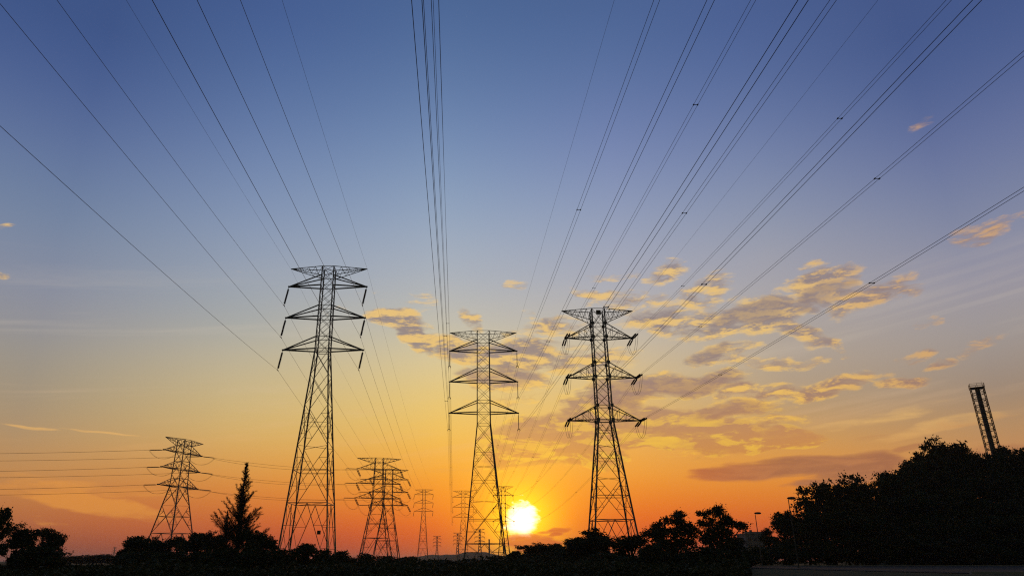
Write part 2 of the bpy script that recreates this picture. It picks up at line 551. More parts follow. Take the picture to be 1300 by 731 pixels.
# ------------------------------------------------------------------ pylons
def pw(prof, z):
    for (z0, w0), (z1, w1) in zip(prof, prof[1:]):
        if z <= z1:
            return w0 + (w1 - w0) * (z - z0) / (z1 - z0)
    return prof[-1][1]


def insulator(mb, p, q, r=0.13, discs=14):
    p, q = Vector(p), Vector(q)
    pts, rad = [], []
    n = discs * 2
    for i in range(n + 1):
        pts.append(p.lerp(q, i / n))
        rad.append(r if i % 2 else r * 0.5)
    rad[0] = rad[-1] = 0.04
    mb.tube(pts, rad, 7)


def pylon(spec, loc, label, rz=0.0, group="lattice pylons of the power lines"):
    """A steel lattice tower; local x runs along the cross arms, local y along the line."""
    t = thing("transmission_tower", loc, label, "pylon", group, rz)
    H, prof, lw, bw = spec["H"], spec["prof"], spec["leg"], spec["brace"]

    def corner(k, z):
        w = pw(prof, z)
        return Vector(((-w, w, w, -w)[k], (-w, -w, w, w)[k], z))
    for k in range(4):
        mb = MB()
        zs = [0.0] + [z for z, _ in prof[1:]]
        for a, b in zip(zs, zs[1:]):
            s = lw if b <= spec["waist"] + 0.1 else lw * 0.82
            mb.bar(corner(k, a), corner(k, b), s)
        c0 = corner(k, 0)
        mb.box((c0.x, c0.y, 0.1), lw * 4, lw * 4, 0.6)
        mb.build("leg", STEEL, t)
    # panel levels
    wst = spec["waist"]
    lv = [wst]
    ratios = spec["panels"]
    tot = sum(ratios)
    for r_ in ratios:
        lv.append(lv[-1] - wst * r_ / tot)
    lv[-1] = 0.0
    mb = MB()
    for i, (zt, zb) in enumerate(zip(lv, lv[1:])):
        last = i == len(lv) - 2
        big = pw(prof, zb) > 1.9
        for k in range(4):
            j = (k + 1) % 4
            A, B, C_, D = corner(k, zt), corner(j, zt), corner(k, zb), corner(j, zb)
            wt, wb = pw(prof, zt), pw(prof, zb)
            if last:
                # K panel: inverted V from the middle of the horizontal down to the feet
                m = (A + B) / 2
                mb.bar(A, B, bw * 1.3)
                for X0, X1 in ((A, C_), (B, D)):
                    mb.bar(m, X1, bw * 1.2)
                    for f in (0.33, 0.66):
                        g = m.lerp(X1, f)
                        hgt = X0.lerp(X1, f)
                        mb.bar(g, hgt, bw * 0.7)
                        mb.bar(g, X0.lerp(X1, f - 0.33), bw * 0.7)
                continue
            mb.bar(A, D, bw)
            mb.bar(B, C_, bw)
            zc = zb + (zt - zb) * wb / (wt + wb)
            if big:
                X = A.lerp(D, (zt - zc) / (zt - zb))
                hk, hj = corner(k, zc), corner(j, zc)
                if i == len(lv) - 3:
                    mb.bar(hk, hj, bw * 1.3)
                else:
                    mb.bar(hk.lerp(X, 0.02), hj, bw * 0.7)
                for leg, P1, P2 in ((k, A, C_), (j, B, D)):
                    hl = corner(leg, zc)
                    for P in (P1, P2):
                        g = P.lerp(X, 0.5)
                        hz = corner(leg, g.z)
                        mb.bar(g, hz, bw * 0.65)
                        mb.bar(g, hl, bw * 0.65)
        if big and spec.get("diaphragm", True):
            mb.bar(corner(0, zb), corner(2, zb), bw * 0.7)
            mb.bar(corner(1, zb), corner(3, zb), bw * 0.7)
    # straight upper body
    z = wst
    while z < H - 0.3:
        step = pw(prof, z) * 2 * spec.get("xr", 0.95)
        zt = min(z + step, H)
        if H - zt < step * 0.5:
            zt = H
        for k in range(4):
            j = (k + 1) % 4
            mb.bar(corner(k, z), corner(j, zt), bw * 0.8)
            mb.bar(corner(j, z), corner(k, zt), bw * 0.8)
        z = zt
    rings = [H, wst] + [a[0] for a in spec["arms"]] + [a[0] + a[2] for a in spec["arms"]]
    for z in rings:
        for k in range(4):
            mb.bar(corner(k, z), corner((k + 1) % 4, z), bw * 1.1)
    if spec.get("gusset"):
        for z in rings[1:]:
            for k in range(4):
                c = corner(k, z)
                mb.box(c, 0.62, 0.08, 0.62)
    mb.build("lattice_bracing", STEEL, t)
    # earth wire arms: flat top chord, sloping lower chords
    zl = H - spec["topdz"]
    for s in (-1, 1):
        mb = MB()
        tip = Vector((s * spec["topL"], 0, H - 0.15))
        wt, wl = pw(prof, H), pw(prof, zl)
        for y in (-1, 1):
            a, b = Vector((s * wt, y * wt, H)), Vector((s * wl, y * wl, zl))
            mb.bar(a, tip, bw * 1.25)
            mb.bar(b, tip, bw * 1.25)
            n = spec.get("topweb", 4)
            for i in range(n):
                f0, f1 = i / (n + 0.6), (i + 0.55) / (n + 0.6)
                mb.bar(a.lerp(tip, f0), b.lerp(tip, f1), bw * 0.7)
                mb.bar(b.lerp(tip, f1), a.lerp(tip, (i + 1) / (n + 0.6)), bw * 0.7)
                if y == -1 and i:
                    a2 = Vector((s * wt, wt, H))
                    mb.bar(a.lerp(tip, f0), a2.lerp(tip, f0), bw * 0.6)
        mb.build("earth_wire_arm", STEEL, t)
    # cross arms
    ends = {}
    for li, (z, L, dz) in enumerate(spec["arms"]):
        for s in (-1, 1):
            mb = MB()
            tip = Vector((s * L, 0, z))
            w0, w1 = pw(prof, z), pw(prof, z + dz)
            for y in (-1, 1):
                lo, hi = Vector((s * w0, y * w0, z)), Vector((s * w1, y * w1, z + dz))
                mb.bar(lo, tip, spec["arm"])
                mb.bar(hi, tip, spec["arm"] * 0.85)
                if spec["truss"]:
                    n = 3
                    for i in range(1, n + 1):
                        f = i / (n + 1)
                        mb.bar(lo.lerp(tip, f), hi.lerp(tip, f), bw * 0.75)
                        mb.bar(lo.lerp(tip, f - 1 / (n + 1)), hi.lerp(tip, f), bw * 0.75)
                        if y == -1:
                            l2 = Vector((s * w0, w0, z))
                            mb.bar(lo.lerp(tip, f), l2.lerp(tip, f), bw * 0.7)
                            mb.bar(lo.lerp(tip, f), l2.lerp(tip, f - 1 / (n + 1)), bw * 0.7)
            if spec["truss"]:
                mb.box(tip, 0.5, 0.7, 0.4)
            else:
                mb.box(tip, 0.3, 0.3, 0.22)
            arm = mb.build("cross_arm", STEEL, t)
            if spec["kind"] == "suspension":
                sw = spec.get("swing", 0.0)
                ilen = spec["ilen"]
                bot = tip + Vector((sw * ilen, 0, -ilen * math.sqrt(1 - sw * sw)))
                ib = MB()
                ib.tube([tip, tip.lerp(bot, 0.12)], 0.04, 5)
                insulator(ib, tip.lerp(bot, 0.12), tip.lerp(bot, 0.92), spec.get("ir", 0.12))
                ib.tube([tip.lerp(bot, 0.92), bot], 0.04, 5)
                ib.build("insulator_string", PORC, arm)
                cb = MB()
                if spec.get("twin"):
                    for sx in (-1, 1):
                        cb.tube([bot + Vector((0, 0, 0.15)), bot + Vector((sx * 0.2, 0, 0.12)), bot + Vector((sx * 0.26, 0, -0.05)), bot + Vector((sx * 0.2, 0, -0.25))], 0.075, 5)
                else:
                    cb.tube([bot + Vector((0, -0.45, -0.03)), bot + Vector((0, 0, 0.06)), bot + Vector((0, 0.45, -0.03))], 0.07, 5)
                cb.build("wire_clamp", STEEL, arm)
                ends[(li, s)] = bot + Vector((0, 0, -0.2 if spec.get("twin") else 0))
            else:
                ends[(li, s)] = tip
                for yd, (mx, drop) in spec["pull"].items():
                    hd = Vector((mx, yd, -drop)).normalized()
                    for sx in (-1, 1):
                        ib = MB()
                        a = tip + Vector((sx * 0.22, yd * 0.25, -0.12))
                        b = a + hd * spec["ilen"]
                        insulator(ib, a.lerp(b, 0.14), b, spec.get("ir", 0.16), 15)
                        ib.tube([a, a.lerp(b, 0.16)], 0.05, 5)
                        ib.build("insulator_string", PORC, arm)
                hn = Vector((spec["pull"][-1][0], -1, -spec["pull"][-1][1])).normalized() * (spec["ilen"] + 0.5)
                hf = Vector((spec["pull"][1][0], 1, -spec["pull"][1][1])).normalized() * (spec["ilen"] + 0.5)
                for sx in (-1, 1):
                    jb = MB()
                    a = tip + Vector((sx * 0.2, 0, -0.1)) + hn
                    b = tip + Vector((sx * 0.2, 0, -0.1)) + hf
                    pts = []
                    for i in range(17):
                        u = i / 16
                        pts.append(a.lerp(b, u) + Vector((0, 0, -spec["loop"] * (1 - abs(2 * u - 1) ** 2.4))))
                    jb.tube(pts, spec.get("jr", 0.028), 5)
                    jb.build("jumper_loop", WIRE, arm)
    if spec.get("plate"):
        mb = MB()
        px_, pz, ps = spec["plate"]
        mb.box((px_, -pw(prof, pz) - 0.12, pz), ps, 0.05, ps)
        mb.build("number_plate", PLATE, t)
    return t, ends


def base_at(px, py, Y):
    p = at(px, py, Y)
    return Vector((p.x, Y, 0.0))


SUSP_L = dict(H=49.6, prof=[(0, 3.85), (34.3, 1.12), (49.6, 1.0)], waist=34.3, panels=[3.4, 4.2, 5.4, 7.2, 8.2], leg=0.2, brace=0.075,
              arms=[(46.1, 6.75, 1.9), (40.4, 6.75, 2.0), (34.7, 6.75, 2.1)], topL=6.7, topdz=1.7, arm=0.19, truss=False, kind="suspension", ilen=3.5, swing=-0.16, ir=0.2, plate=(2.2, 5.6, 0.55))
SUSP_M = dict(H=49.8, prof=[(0, 4.35), (29.0, 1.42), (49.8, 1.33)], waist=29.0, panels=[4.0, 5.0, 7.2, 8.4, 5.0], leg=0.22, brace=0.075,
              arms=[(45.4, 7.5, 2.3), (38.4, 7.5, 2.7), (31.5, 7.5, 2.5)], topL=7.5, topdz=2.1, arm=0.2, truss=False, kind="suspension", ilen=3.6, twin=True, ir=0.1)
TENS_R = dict(H=49.8, prof=[(0, 4.5), (27.0, 1.42), (49.8, 1.28)], waist=27.0, panels=[4.0, 5.0, 6.2, 7.2], leg=0.27, brace=0.09, xr=1.0,
              arms=[(43.8, 6.75, 2.9), (35.6, 6.9, 2.9), (27.1, 7.0, 2.8)], topL=7.3, topdz=2.6, arm=0.17, truss=True, kind="tension", ilen=3.4, gusset=True, loop=2.9,
              pull={-1: (0.03, 0.03), 1: (0.0, 0.1)}, plate=(0.0, 48.9, 0.95), topweb=5)
TENS_S = dict(H=41.0, prof=[(0, 6.3), (25.2, 2.0), (41.0, 1.6)], waist=25.2, panels=[4.4, 6.4, 7.4], leg=0.27, brace=0.105, xr=1.05,
              arms=[(36.6, 8.8, 2.6), (31.0, 8.8, 2.6), (25.3, 9.0, 2.6)], topL=9.0, topdz=2.2, arm=0.18, truss=True, kind="tension", ilen=4.2, loop=2.6, ir=0.17, jr=0.028,
              pull={-1: (0.8, 0.1), 1: (-0.6, 0.04)}, topweb=4)
TENS_T = dict(TENS_S, pull={-1: (-3.0, 0.1), 1: (0.5, 0.7)}, ilen=4.5)

LOC_L = base_at(418, 341, 115)
LOC_M = base_at(613.3, 421, 153)
LOC_R = base_at(758, 396, 138)
tw_l, en_l = pylon(SUSP_L, LOC_L, "big lattice pylon with swung single insulator strings, behind the bushes right of the pointed conifer")
tw_m, en_m = pylon(SUSP_M, LOC_M, "big lattice pylon with plain straight arms and vertical insulators, just left of the setting sun")
tw_r, en_r = pylon(TENS_R, LOC_R, "big lattice pylon with trussed arms and hanging jumper loops, just right of the setting sun")

FAR_L = Vector((at(538, 640, 505).x, 505, 0))
FAR_M = Vector((at(588, 640, 500).x, 500, 0))
FAR_R = Vector((at(639, 640, 490).x, 490, 0))
far_rows = [(tw_l, FAR_L, "small far lattice pylon standing clear between the double-looking pylons and the big middle pylon", 0.96),
            (tw_m, FAR_M, "small far lattice pylon half hidden behind the left leg of the big middle pylon", 0.93),
            (tw_r, FAR_R, "small far lattice pylon beside the sun, behind the right leg of the big middle pylon", 0.97)]
fars = []
for src, loc, lab, sc_ in far_rows:
    c = copy_tree(src)
    c.location = loc
    c.scale = (sc_,) * 3
    c["label"] = lab
    fars.append(c)

LOC_4 = Vector((at(229, 600, 250).x, 250, 0))
LOC_5 = Vector((at(480, 620, 272).x, 272, 0))
LOC_6 = Vector((at(493, 630, 300).x, 300, 0))
tw_4, en_4 = pylon(TENS_S, LOC_4, "lattice pylon turned corner-on above the left tree clump, wires running off leftwards", R(67), "wide-armed pylons of the crossing line")
tw_5, en_5 = pylon(TENS_T, LOC_5, "front, higher-topped one of the two overlapping wide-armed pylons", R(14), "wide-armed pylons of the crossing line")
tw_5.scale = (0.92,) * 3
tw_6 = copy_tree(tw_5)
tw_6.location = LOC_6
tw_6.scale = (0.88, 0.88, 0.90)
tw_6.rotation_euler.z = R(10)
tw_6["label"] = "rear one of the two overlapping pylons, its flat top lower and further right"

# pylons too far to show parts: one mesh each
def far_pylon_mesh():
    mb = MB()
    H = 45.0
    w = lambda z: 3.6 - 2.5 * min(z / 27, 1.0)
    for sx, sy in ((-1, -1), (1, -1), (1, 1), (-1, 1)):
        mb.bar((sx * w(0), sy * w(0), 0), (sx * w(27), sy * w(27), 27), 0.5)
        mb.bar((sx * w(27), sy * w(27), 27), (sx * 0.9, sy * 0.9, H), 0.5)
    zs = [0, 8, 14, 19, 23, 27, 31, 35, 39, H]
    for a, b in zip(zs, zs[1:]):
        for sy in (-1, 1):
            mb.bar((-w(a), sy * w(a), a), (w(b), sy * w(b), b), 0.3)
            mb.bar((w(a), sy * w(a), a), (-w(b), sy * w(b), b), 0.3)
            mb.bar((sy * w(a), -w(a), a), (sy * w(b), w(b), b), 0.3)
    for z, L in ((28, 7.5), (34, 7.5), (40, 7.5), (H, 7.5)):
        for s in (-1, 1):
            if z < H:
                mb.bar((s * 1, 0, z), (s * L, 0, z), 0.5)
                mb.bar((s * 1, 0, z + 2.2), (s * L, 0, z), 0.4)
                mb.bar((s * L, 0, z), (s * L, 0, z - 3), 0.4)
            else:
                mb.bar((0, 0, z), (s * L, 0, z), 0.5)
                mb.bar((s * 1, 0, z - 2), (s * L, 0, z), 0.4)
    return mb.mesh("distant_pylon", STEEL)


DP = far_pylon_mesh()
for px, top, lab in [(555, 680, "tiny pylon above the distant hills, right of the small clear-standing pylon"),
                     (581, 676, "tiny wide-armed pylon at the far pylon's foot, left of the big middle pylon"),
                     (609, 671, "tiny pylon seen between the legs of the big middle pylon"),
                     (163, 685, "tiny pylon above the low tree row, left of a matching pair at the clump's edge"),
                     (173, 686, "tiny pylon partly behind the left edge of the tree clump, right of its twin"),
                     (146, 694, "tiny pylon standing lower and apart, left of the twin tiny pylons"),
                     (151.5, 702, "faintest and lowest tiny pylon, only its top above the far-left low tree row")]:
    Y = 44.0 * 1034 / (712 - top)
    Y = min(Y, 2450)
    p = at(px, top, Y)
    o = tag(link("distant_pylon", DP, loc=(p.x, Y, 0)), lab, "pylon", "tiny pylons on the horizon")
    o.scale = (1, 1, p.z / 45.0)
    o.rotation_euler.z = R(-10 if px < 300 else 8)

# ------------------------------------------------------------------ wires
L_SPAN = 350.0


def sag_for(P, m, px, py):
    """Sag of the span behind the camera, so that a wire leaving P crosses the frame's edge where the photograph has it."""
    r = ray(px, py)
    k = r.x / r.y
    Y = (P.x - m * P.y) / (k - m)
    Z = CAMZ + r.z / r.y * Y
    t = (P.y - Y) * math.sqrt(1 + m * m) / L_SPAN
    return (P.z - Z) / (4 * t * (1 - t))


def hang(P, Q, S, n, t0=0.0, t1=1.0):
    pts = []
    for i in range(n + 1):
        t = t0 + (t1 - t0) * i / n
        p = P.lerp(Q, t)
        p.z -= 4 * S * t * (1 - t)
        pts.append(p)
    return pts


def near_end(P, m):
    h = L_SPAN / math.sqrt(1 + m * m)
    return Vector((P.x - m * h, P.y - h, P.z))


def wire(parent, pts, r, off=0.0):
    mb = MB()
    mb.tube([p + Vector((off, 0, 0)) for p in pts], r, 5)
    mb.build("wire", WIRE, parent, smooth=True)


def spacer(parent, p, half=0.2):
    mb = MB()
    mb.bar(p + Vector((-half - 0.05, 0, 0)), p + Vector((half + 0.05, 0, 0)), 0.045)
    for s in (-1, 1):
        mb.box(p + Vector((s * half, 0, 0)), 0.09, 0.2, 0.09)
    mb.build("spacer", DARKST, parent)


LEVEL = ["top", "middle", "lowest"]
SIDE = {-1: "left", 1: "right"}
WR = 0.017


def line(loc, ends, far_t, far_scale, m, exits, twin, name, tens=0.0, spacers={}, S_far=8.0, farS=None):
    out = {}
    for (li, s), (px, py) in exits.items():
        P = loc + ends[(li, s)]
        S = sag_for(P, m, px, py)
        out[(li, s)] = round(S, 2)
        Q = near_end(P, m)
        root = thing("power_line", P, ("twin-wire" if twin else "single") + f" power line on the {LEVEL[li]} {SIDE[s]} arm of {name}", "power line", "power lines strung between the pylons")
        K = Vector(far_t) + ends[(li, s)] * far_scale
        rel = lambda ps: [p - P for p in ps]
        t0 = (tens + 0.25) / L_SPAN if tens else 0.0
        offs = (-0.2, 0.2) if twin else (0.0,)
        for o_ in offs:
            r = WR if twin else WR * 1.15
            if tens:
                wire(root, rel(hang(P, Q, S, 90, t0, 0.72)), r, o_)
                wire(root, rel(hang(P, K, S_far, 60, t0, 1.0 - t0)), r, o_)
            else:
                wire(root, rel(list(reversed(hang(P, Q, S, 90, 0.0, 0.72))) + hang(P, K, S_far, 60)[1:]), r, o_)
        if twin:
            for i in range(0, 5):
                if (li, s) in spacers and i < len(spacers[(li, s)]):
                    sy = spacers[(li, s)][i]
                    t = (P.y - sy) / (P.y - Q.y)
                    p = P.lerp(Q, t)
                    p.z -= 4 * S * t * (1 - t)
                    spacer(root, p - P)
            for t in (0.18, 0.38, 0.6, 0.8):
                p = P.lerp(K, t + 0.03 * ((li * 2 + s) % 3))
                u = t + 0.03 * ((li * 2 + s) % 3)
                p.z -= 4 * S_far * u * (1 - u)
                spacer(root, p - P)
    return out


def earth(loc, spec, far_t, far_scale, m, s, px, py, name, twin=False):
    P = loc + Vector((s * spec["topL"], 0, spec["H"] - 0.2))
    S = sag_for(P, m, px, py)
    Q = near_end(P, m)
    root = thing("earth_wire", P, f"thin earth wire on the {SIDE[s]} tip of the flat top of {name}", "wire", "earth wires along the pylon tops")
    K = Vector(far_t) + Vector((s * spec["topL"], 0, spec["H"] - 0.2)) * far_scale
    pts = [p - P for p in list(reversed(hang(P, Q, S, 90, 0.0, 0.72))) + hang(P, K, 5.0, 50)[1:]]
    wire(root, pts, 0.012)
    return round(S, 2)


NL, NM, NR = "the big left pylon", "the big middle pylon", "the big right pylon"
print(line(LOC_L, en_l, FAR_L, 0.96, -0.035, {(0, -1): (72, 0), (1, -1): (0, 5), (2, -1): (0, 160), (0, 1): (305, 0), (1, 1): (250, 0), (2, 1): (193, 0)}, False, NL))
print(line(LOC_M, en_m, FAR_M, 0.93, -0.0170, {(0, -1): (553.5, 0), (1, -1): (542.5, 0), (2, -1): (529, 0), (0, 1): (834, 0), (1, 1): (902.5, 0), (2, 1): (1020, 0)}, True, NM,
           spacers={(0, -1): [118], (1, -1): [95], (2, -1): [110], (0, 1): [70], (1, 1): [100], (2, 1): [60]}))
print(line(LOC_R, en_r, FAR_R, 0.97, -0.025, {(0, -1): (956.5, 0), (1, -1): (1058, 0), (2, -1): (1241, 0), (0, 1): (1205, 0), (1, 1): (1300, 68), (2, 1): (1300, 240)}, True, NR, tens=3.4,
           spacers={(0, -1): [57, 108], (1, -1): [63], (2, -1): [60], (0, 1): [57, 105], (1, 1): [54, 100], (2, 1): [58, 95]}))
print(earth(LOC_L, SUSP_L, FAR_L, 0.96, -0.035, -1, 160, 0, NL), earth(LOC_L, SUSP_L, FAR_L, 0.96, -0.035, 1, 358, 0, NL))
print(earth(LOC_M, SUSP_M, FAR_M, 0.93, -0.0170, -1, 556.5, 0, NM), earth(LOC_M, SUSP_M, FAR_M, 0.93, -0.025, 1, 780, 0, NM))
print(earth(LOC_R, TENS_R, FAR_R, 0.97, -0.025, 1, 1115, 0, NR))

# the crossing line: left edge - corner-on pylon - front one of the overlapping pair
def tower_pt(loc, rz, scl, v):
    c, s = math.cos(rz), math.sin(rz)
    return Vector((loc.x + scl * (v.x * c - v.y * s), loc.y + scl * (v.x * s + v.y * c), loc.z + scl * v.z))


WEST = Vector((-330, 215, 0))
for li in range(3):
    for s in (-1, 1):
        v = en_4[(li, s)]
        P = tower_pt(LOC_4, R(67), 1.0, v)
        K = tower_pt(LOC_5, R(14), 0.92, en_5[(li, -s)])
        W = tower_pt(WEST, R(80), 1.0, v) + Vector((0, 0, -1.0))
        root = thing("power_line", P, f"faint crossing power line on the {LEVEL[li]} {'far' if s > 0 else 'near'} arm of the corner-on pylon at left", "power line", "power lines of the crossing line")
        wire(root, [p - P for p in hang(P, W, 3.2, 40, 4.0 / (W - P).length, 1.0)], 0.045)
        wire(root, [p - P for p in hang(P, K, 2.2, 24, 4.0 / (K - P).length, 1 - 4.0 / (K - P).length)], 0.035)

# ------------------------------------------------------------------ trees
rnd = random.Random(11)


def leaf(mb, p, s, rg):
    d = Vector((rg.gauss(0, 1), rg.gauss(0, 1), rg.gauss(0, 0.8)))
    d = d.normalized() if d.length > 1e-3 else Vector((1, 0, 0))
    e = d.cross(Vector((rg.gauss(0, 1), rg.gauss(0, 1), rg.gauss(0, 1))))
    e = e.normalized() if e.length > 1e-3 else Vector((0, 1, 0))
    n = d.cross(e) * (s * 0.22)
    k = len(mb.v)
    mb.v += [p - d * s, p + e * (s * 0.55) + n, p + d * s, p - e * (s * 0.55) + n]
    mb.f += [(k, k + 1, k + 2), (k, k + 2, k + 3)]


def broadleaf(seed, lobes, trunk_h, nclump, nleaf, leaf_s, mat, clump_r=0.75, bare=0.0, fork=1):
    """Unit tree about 10 m tall: lobes = (x, y, z, rx, ry, rz). Returns trunk and crown meshes."""
    rg = random.Random(seed)
    tm, cm = MB(), MB()
    lean = Vector((rg.uniform(-0.4, 0.4), rg.uniform(-0.4, 0.4), 0))
    top = lean + Vector((0, 0, trunk_h))
    tm.tube([(0, 0, -0.6), lean * 0.4 + Vector((0, 0, trunk_h * 0.5)), top], [0.34, 0.27, 0.22], 8)
    vol = [l[3] * l[4] * l[5] for l in lobes]
    tot = sum(vol)
    for l, v in zip(lobes, vol):
        c = Vector(l[:3])
        mid = top.lerp(c, 0.5) + Vector((rg.uniform(-0.3, 0.3), rg.uniform(-0.3, 0.3), rg.uniform(-0.1, 0.4)))
        tm.tube([top, mid, c], [0.17, 0.11, 0.06], 6)
        n = max(3, int(nclump * (v / tot) ** 0.75 / sum((q / tot) ** 0.75 for q in vol)))
        for i in range(n):
            u = Vector((rg.gauss(0, 1), rg.gauss(0, 1), rg.gauss(0, 1))).normalized()
            rr = rg.uniform(0.35, 1.0) ** 0.6
            p = c + Vector((u.x * l[3] * rr, u.y * l[4] * rr, u.z * l[5] * rr))
            j = c.lerp(p, 0.45) + Vector((rg.uniform(-0.15, 0.15), rg.uniform(-0.15, 0.15), rg.uniform(-0.1, 0.15)))
            tm.tube([c, j, p], [0.055, 0.035, 0.015], 4)
            if rg.random() < bare:
                for _ in range(3):
                    tm.tube([p, p + Vector((rg.uniform(-0.6, 0.6), rg.uniform(-0.6, 0.6), rg.uniform(0.2, 0.9)))], [0.015, 0.006], 3)
                continue
            cr = clump_r * rg.uniform(0.55, 1.25)
            for _ in range(int(nleaf * rg.uniform(0.6, 1.3))):
                o = Vector((rg.gauss(0, 0.5), rg.gauss(0, 0.5), rg.gauss(0, 0.36))) * cr
                leaf(cm, p + o, leaf_s * rg.uniform(0.6, 1.4), rg)
    return tm.mesh("trunk", BARK), cm.mesh("crown", mat)


def lobeset(seed, n, rx, z0, z1, rl, flat=0.75, taper=0.5):
    rg = random.Random(seed)
    out = []
    for i in range(n):
        a = rg.uniform(0, 2 * math.pi)
        t = rg.random()
        z = z0 + (z1 - z0) * t
        rad = rx * math.sqrt(rg.random()) * (1 - taper * abs(t - 0.35) * 1.3)
        r = rl * rg.uniform(0.7, 1.25)
        out.append((rad * math.cos(a), rad * math.sin(a), z, r, r, r * flat))
    return out


PROTO = {
    "round": broadleaf(1, lobeset(1, 13, 3.0, 3.0, 8.6, 1.7), 2.4, 190, 54, 0.2, LEAF_A),
    "round_b": broadleaf(2, lobeset(22, 15, 3.2, 2.6, 8.6, 1.6), 2.2, 200, 54, 0.2, LEAF_B),
    "dome": broadleaf(3, lobeset(3, 16, 3.6, 2.0, 8.4, 1.7, 0.85, 0.75), 1.8, 240, 54, 0.2, LEAF_A),
    "airy": broadleaf(4, lobeset(44, 13, 2.9, 4.2, 9.2, 1.35), 3.2, 135, 50, 0.19, LEAF_B, 0.7, 0.06),
    "column": broadleaf(5, lobeset(5, 11, 1.3, 2.0, 9.0, 1.25, 0.9, 0.4), 2.0, 150, 54, 0.2, LEAF_A),
    "umbrella": broadleaf(6, [(-3.2, 0, 5.8, 1.6, 1.6, 0.9), (-1.6, 0.8, 6.9, 1.7, 1.7, 0.9), (0.4, -0.5, 8.3, 1.8, 1.5, 0.9), (1.2, 0.4, 9.0, 1.3, 1.3, 0.7), (2.6, 0, 7.0, 1.5, 1.6, 0.9),
                              (3.6, 0.3, 6.2, 1.4, 1.4, 0.7), (0, 0.3, 6.2, 2.2, 2.0, 1.0), (-2.4, -0.4, 4.6, 1.5, 1.4, 0.8), (2.0, 0.2, 4.4, 1.8, 1.6, 1.0), (-0.4, 0, 4.2, 2.0, 1.6, 1.0), (0.5, 0.2, 2.4, 2.6, 1.8, 1.2), (-1.6, 0, 2.4, 2.0, 1.8, 1.2)], 2.6, 270, 54, 0.18, LEAF_B),
    "spread": broadleaf(7, [(-2.8, 0, 8.6, 0.9, 0.9, 0.6), (-2.2, 0.2, 7.2, 1.4, 1.4, 0.9), (-0.6, 0, 8.8, 1.3, 1.2, 0.8), (0.6, 0.3, 9.1, 1.1, 1.0, 0.6), (1.0, 0, 7.4, 1.6, 1.5, 0.8), (2.8, 0.2, 6.8, 1.3, 1.2, 0.6),
                            (3.9, 0, 6.4, 1.2, 1.0, 0.7), (-0.8, -0.3, 6.2, 1.9, 1.7, 1.0), (1.0, 0.2, 5.0, 1.4, 1.4, 0.9), (-1.8, 0, 4.6, 1.8, 1.7, 1.1), (0.2, 0, 3.2, 2.2, 1.8, 1.2), (-1.6, 0.2, 2.4, 2.2, 1.8, 1.2), (2.2, 0.2, 2.0, 1.8, 1.6, 1.0)], 2.6, 260, 52, 0.18, LEAF_B, 0.7, 0.07),
    "bush": broadleaf(8, lobeset(8, 14, 5.0, 1.5, 7.6, 2.3, 0.8, 0.8), 0.9, 150, 46, 0.3, LEAF_A, 1.15),
}


def conifer(seed):
    rg = random.Random(seed)
    tm, cm = MB(), MB()
    tm.tube([(0, 0, -0.5), (0.05, 0, 4), (-0.03, 0, 7.5), (0.02, 0, 9.9)], [0.16, 0.12, 0.07, 0.012], 7)

    def spray(p, d, n, ln):
        for _ in range(n):
            q_ = (d + Vector((rg.gauss(0, 0.38), rg.gauss(0, 0.38), rg.gauss(0.02, 0.34)))).normalized()
            s_ = q_.cross(Vector((rg.gauss(0, 1), rg.gauss(0, 1), rg.gauss(0, 1)))).normalized() * 0.009
            e = p + q_ * ln * rg.uniform(0.6, 1.3)
            mid = (p + e) / 2 + s_.cross(q_) * 1.2
            cm.quad(p - s_, mid + s_, e, mid - s_)
    z = 0.7
    while z < 9.7:
        f = (z - 0.7) / 9.0
        reach = (2.6 * (1 - f) ** 1.15 + 0.13) * rg.choice((0.6, 0.7, 0.85, 1.0, 1.1, 1.25))
        a = rg.uniform(0, 2 * math.pi)
        rise = 0.8 + 0.8 * f + rg.uniform(-0.15, 0.35)
        d = Vector((math.cos(a), math.sin(a), rise)).normalized()
        p0 = Vector((0, 0, z))
        pts = []
        for i in range(6):
            t = i / 5
            pts.append(p0 + d * reach * t + Vector((0, 0, reach * 0.18 * t * t)))
        tm.tube(pts, [0.045 * (1 - f) + 0.012, 0.035 * (1 - f) + 0.01, 0.02, 0.015, 0.01, 0.006], 4)
        nsp = max(6, int(reach * 13))
        for i in range(nsp):
            t = (0.12 + 0.88 * i / nsp)
            k = min(int(t * 5), 4)
            p = pts[k].lerp(pts[k + 1], t * 5 - k)
            side = Vector((rg.gauss(0, 1), rg.gauss(0, 1), rg.gauss(0.25, 0.7))).normalized()
            d2 = (d * 1.1 + side * 0.75).normalized()
            ln = (0.30 * (1 - 0.35 * t) + 0.05) * (0.3 + 0.75 * (1 - f))
            tip = p + d2 * ln * 0.8
            spray(p, d2, 5, ln)
            spray(p.lerp(tip, 0.6), d2, 6, ln)
            spray(tip, d2, 5, ln * 0.8)
        z += rg.uniform(0.04, 0.08)
    return tm.mesh("trunk", BARK), cm.mesh("crown", NEEDLE)


PROTO["conifer"] = conifer(4)
CROWN_W = {"round": 8.6, "round_b": 9.0, "dome": 9.4, "airy": 7.6, "column": 5.0, "umbrella": 10.0, "spread": 9.2, "bush": 13.0, "conifer": 5.0}
TOPZ = {}
for k_, (tmesh, cmesh) in PROTO.items():
    zs_ = sorted(v.co.z for v in cmesh.vertices)
    xs_ = sorted(v.co.x for v in cmesh.vertices)
    TOPZ[k_] = zs_[int(len(zs_) * 0.997)]
    CROWN_W[k_] = xs_[int(len(xs_) * 0.99)] - xs_[int(len(xs_) * 0.01)]


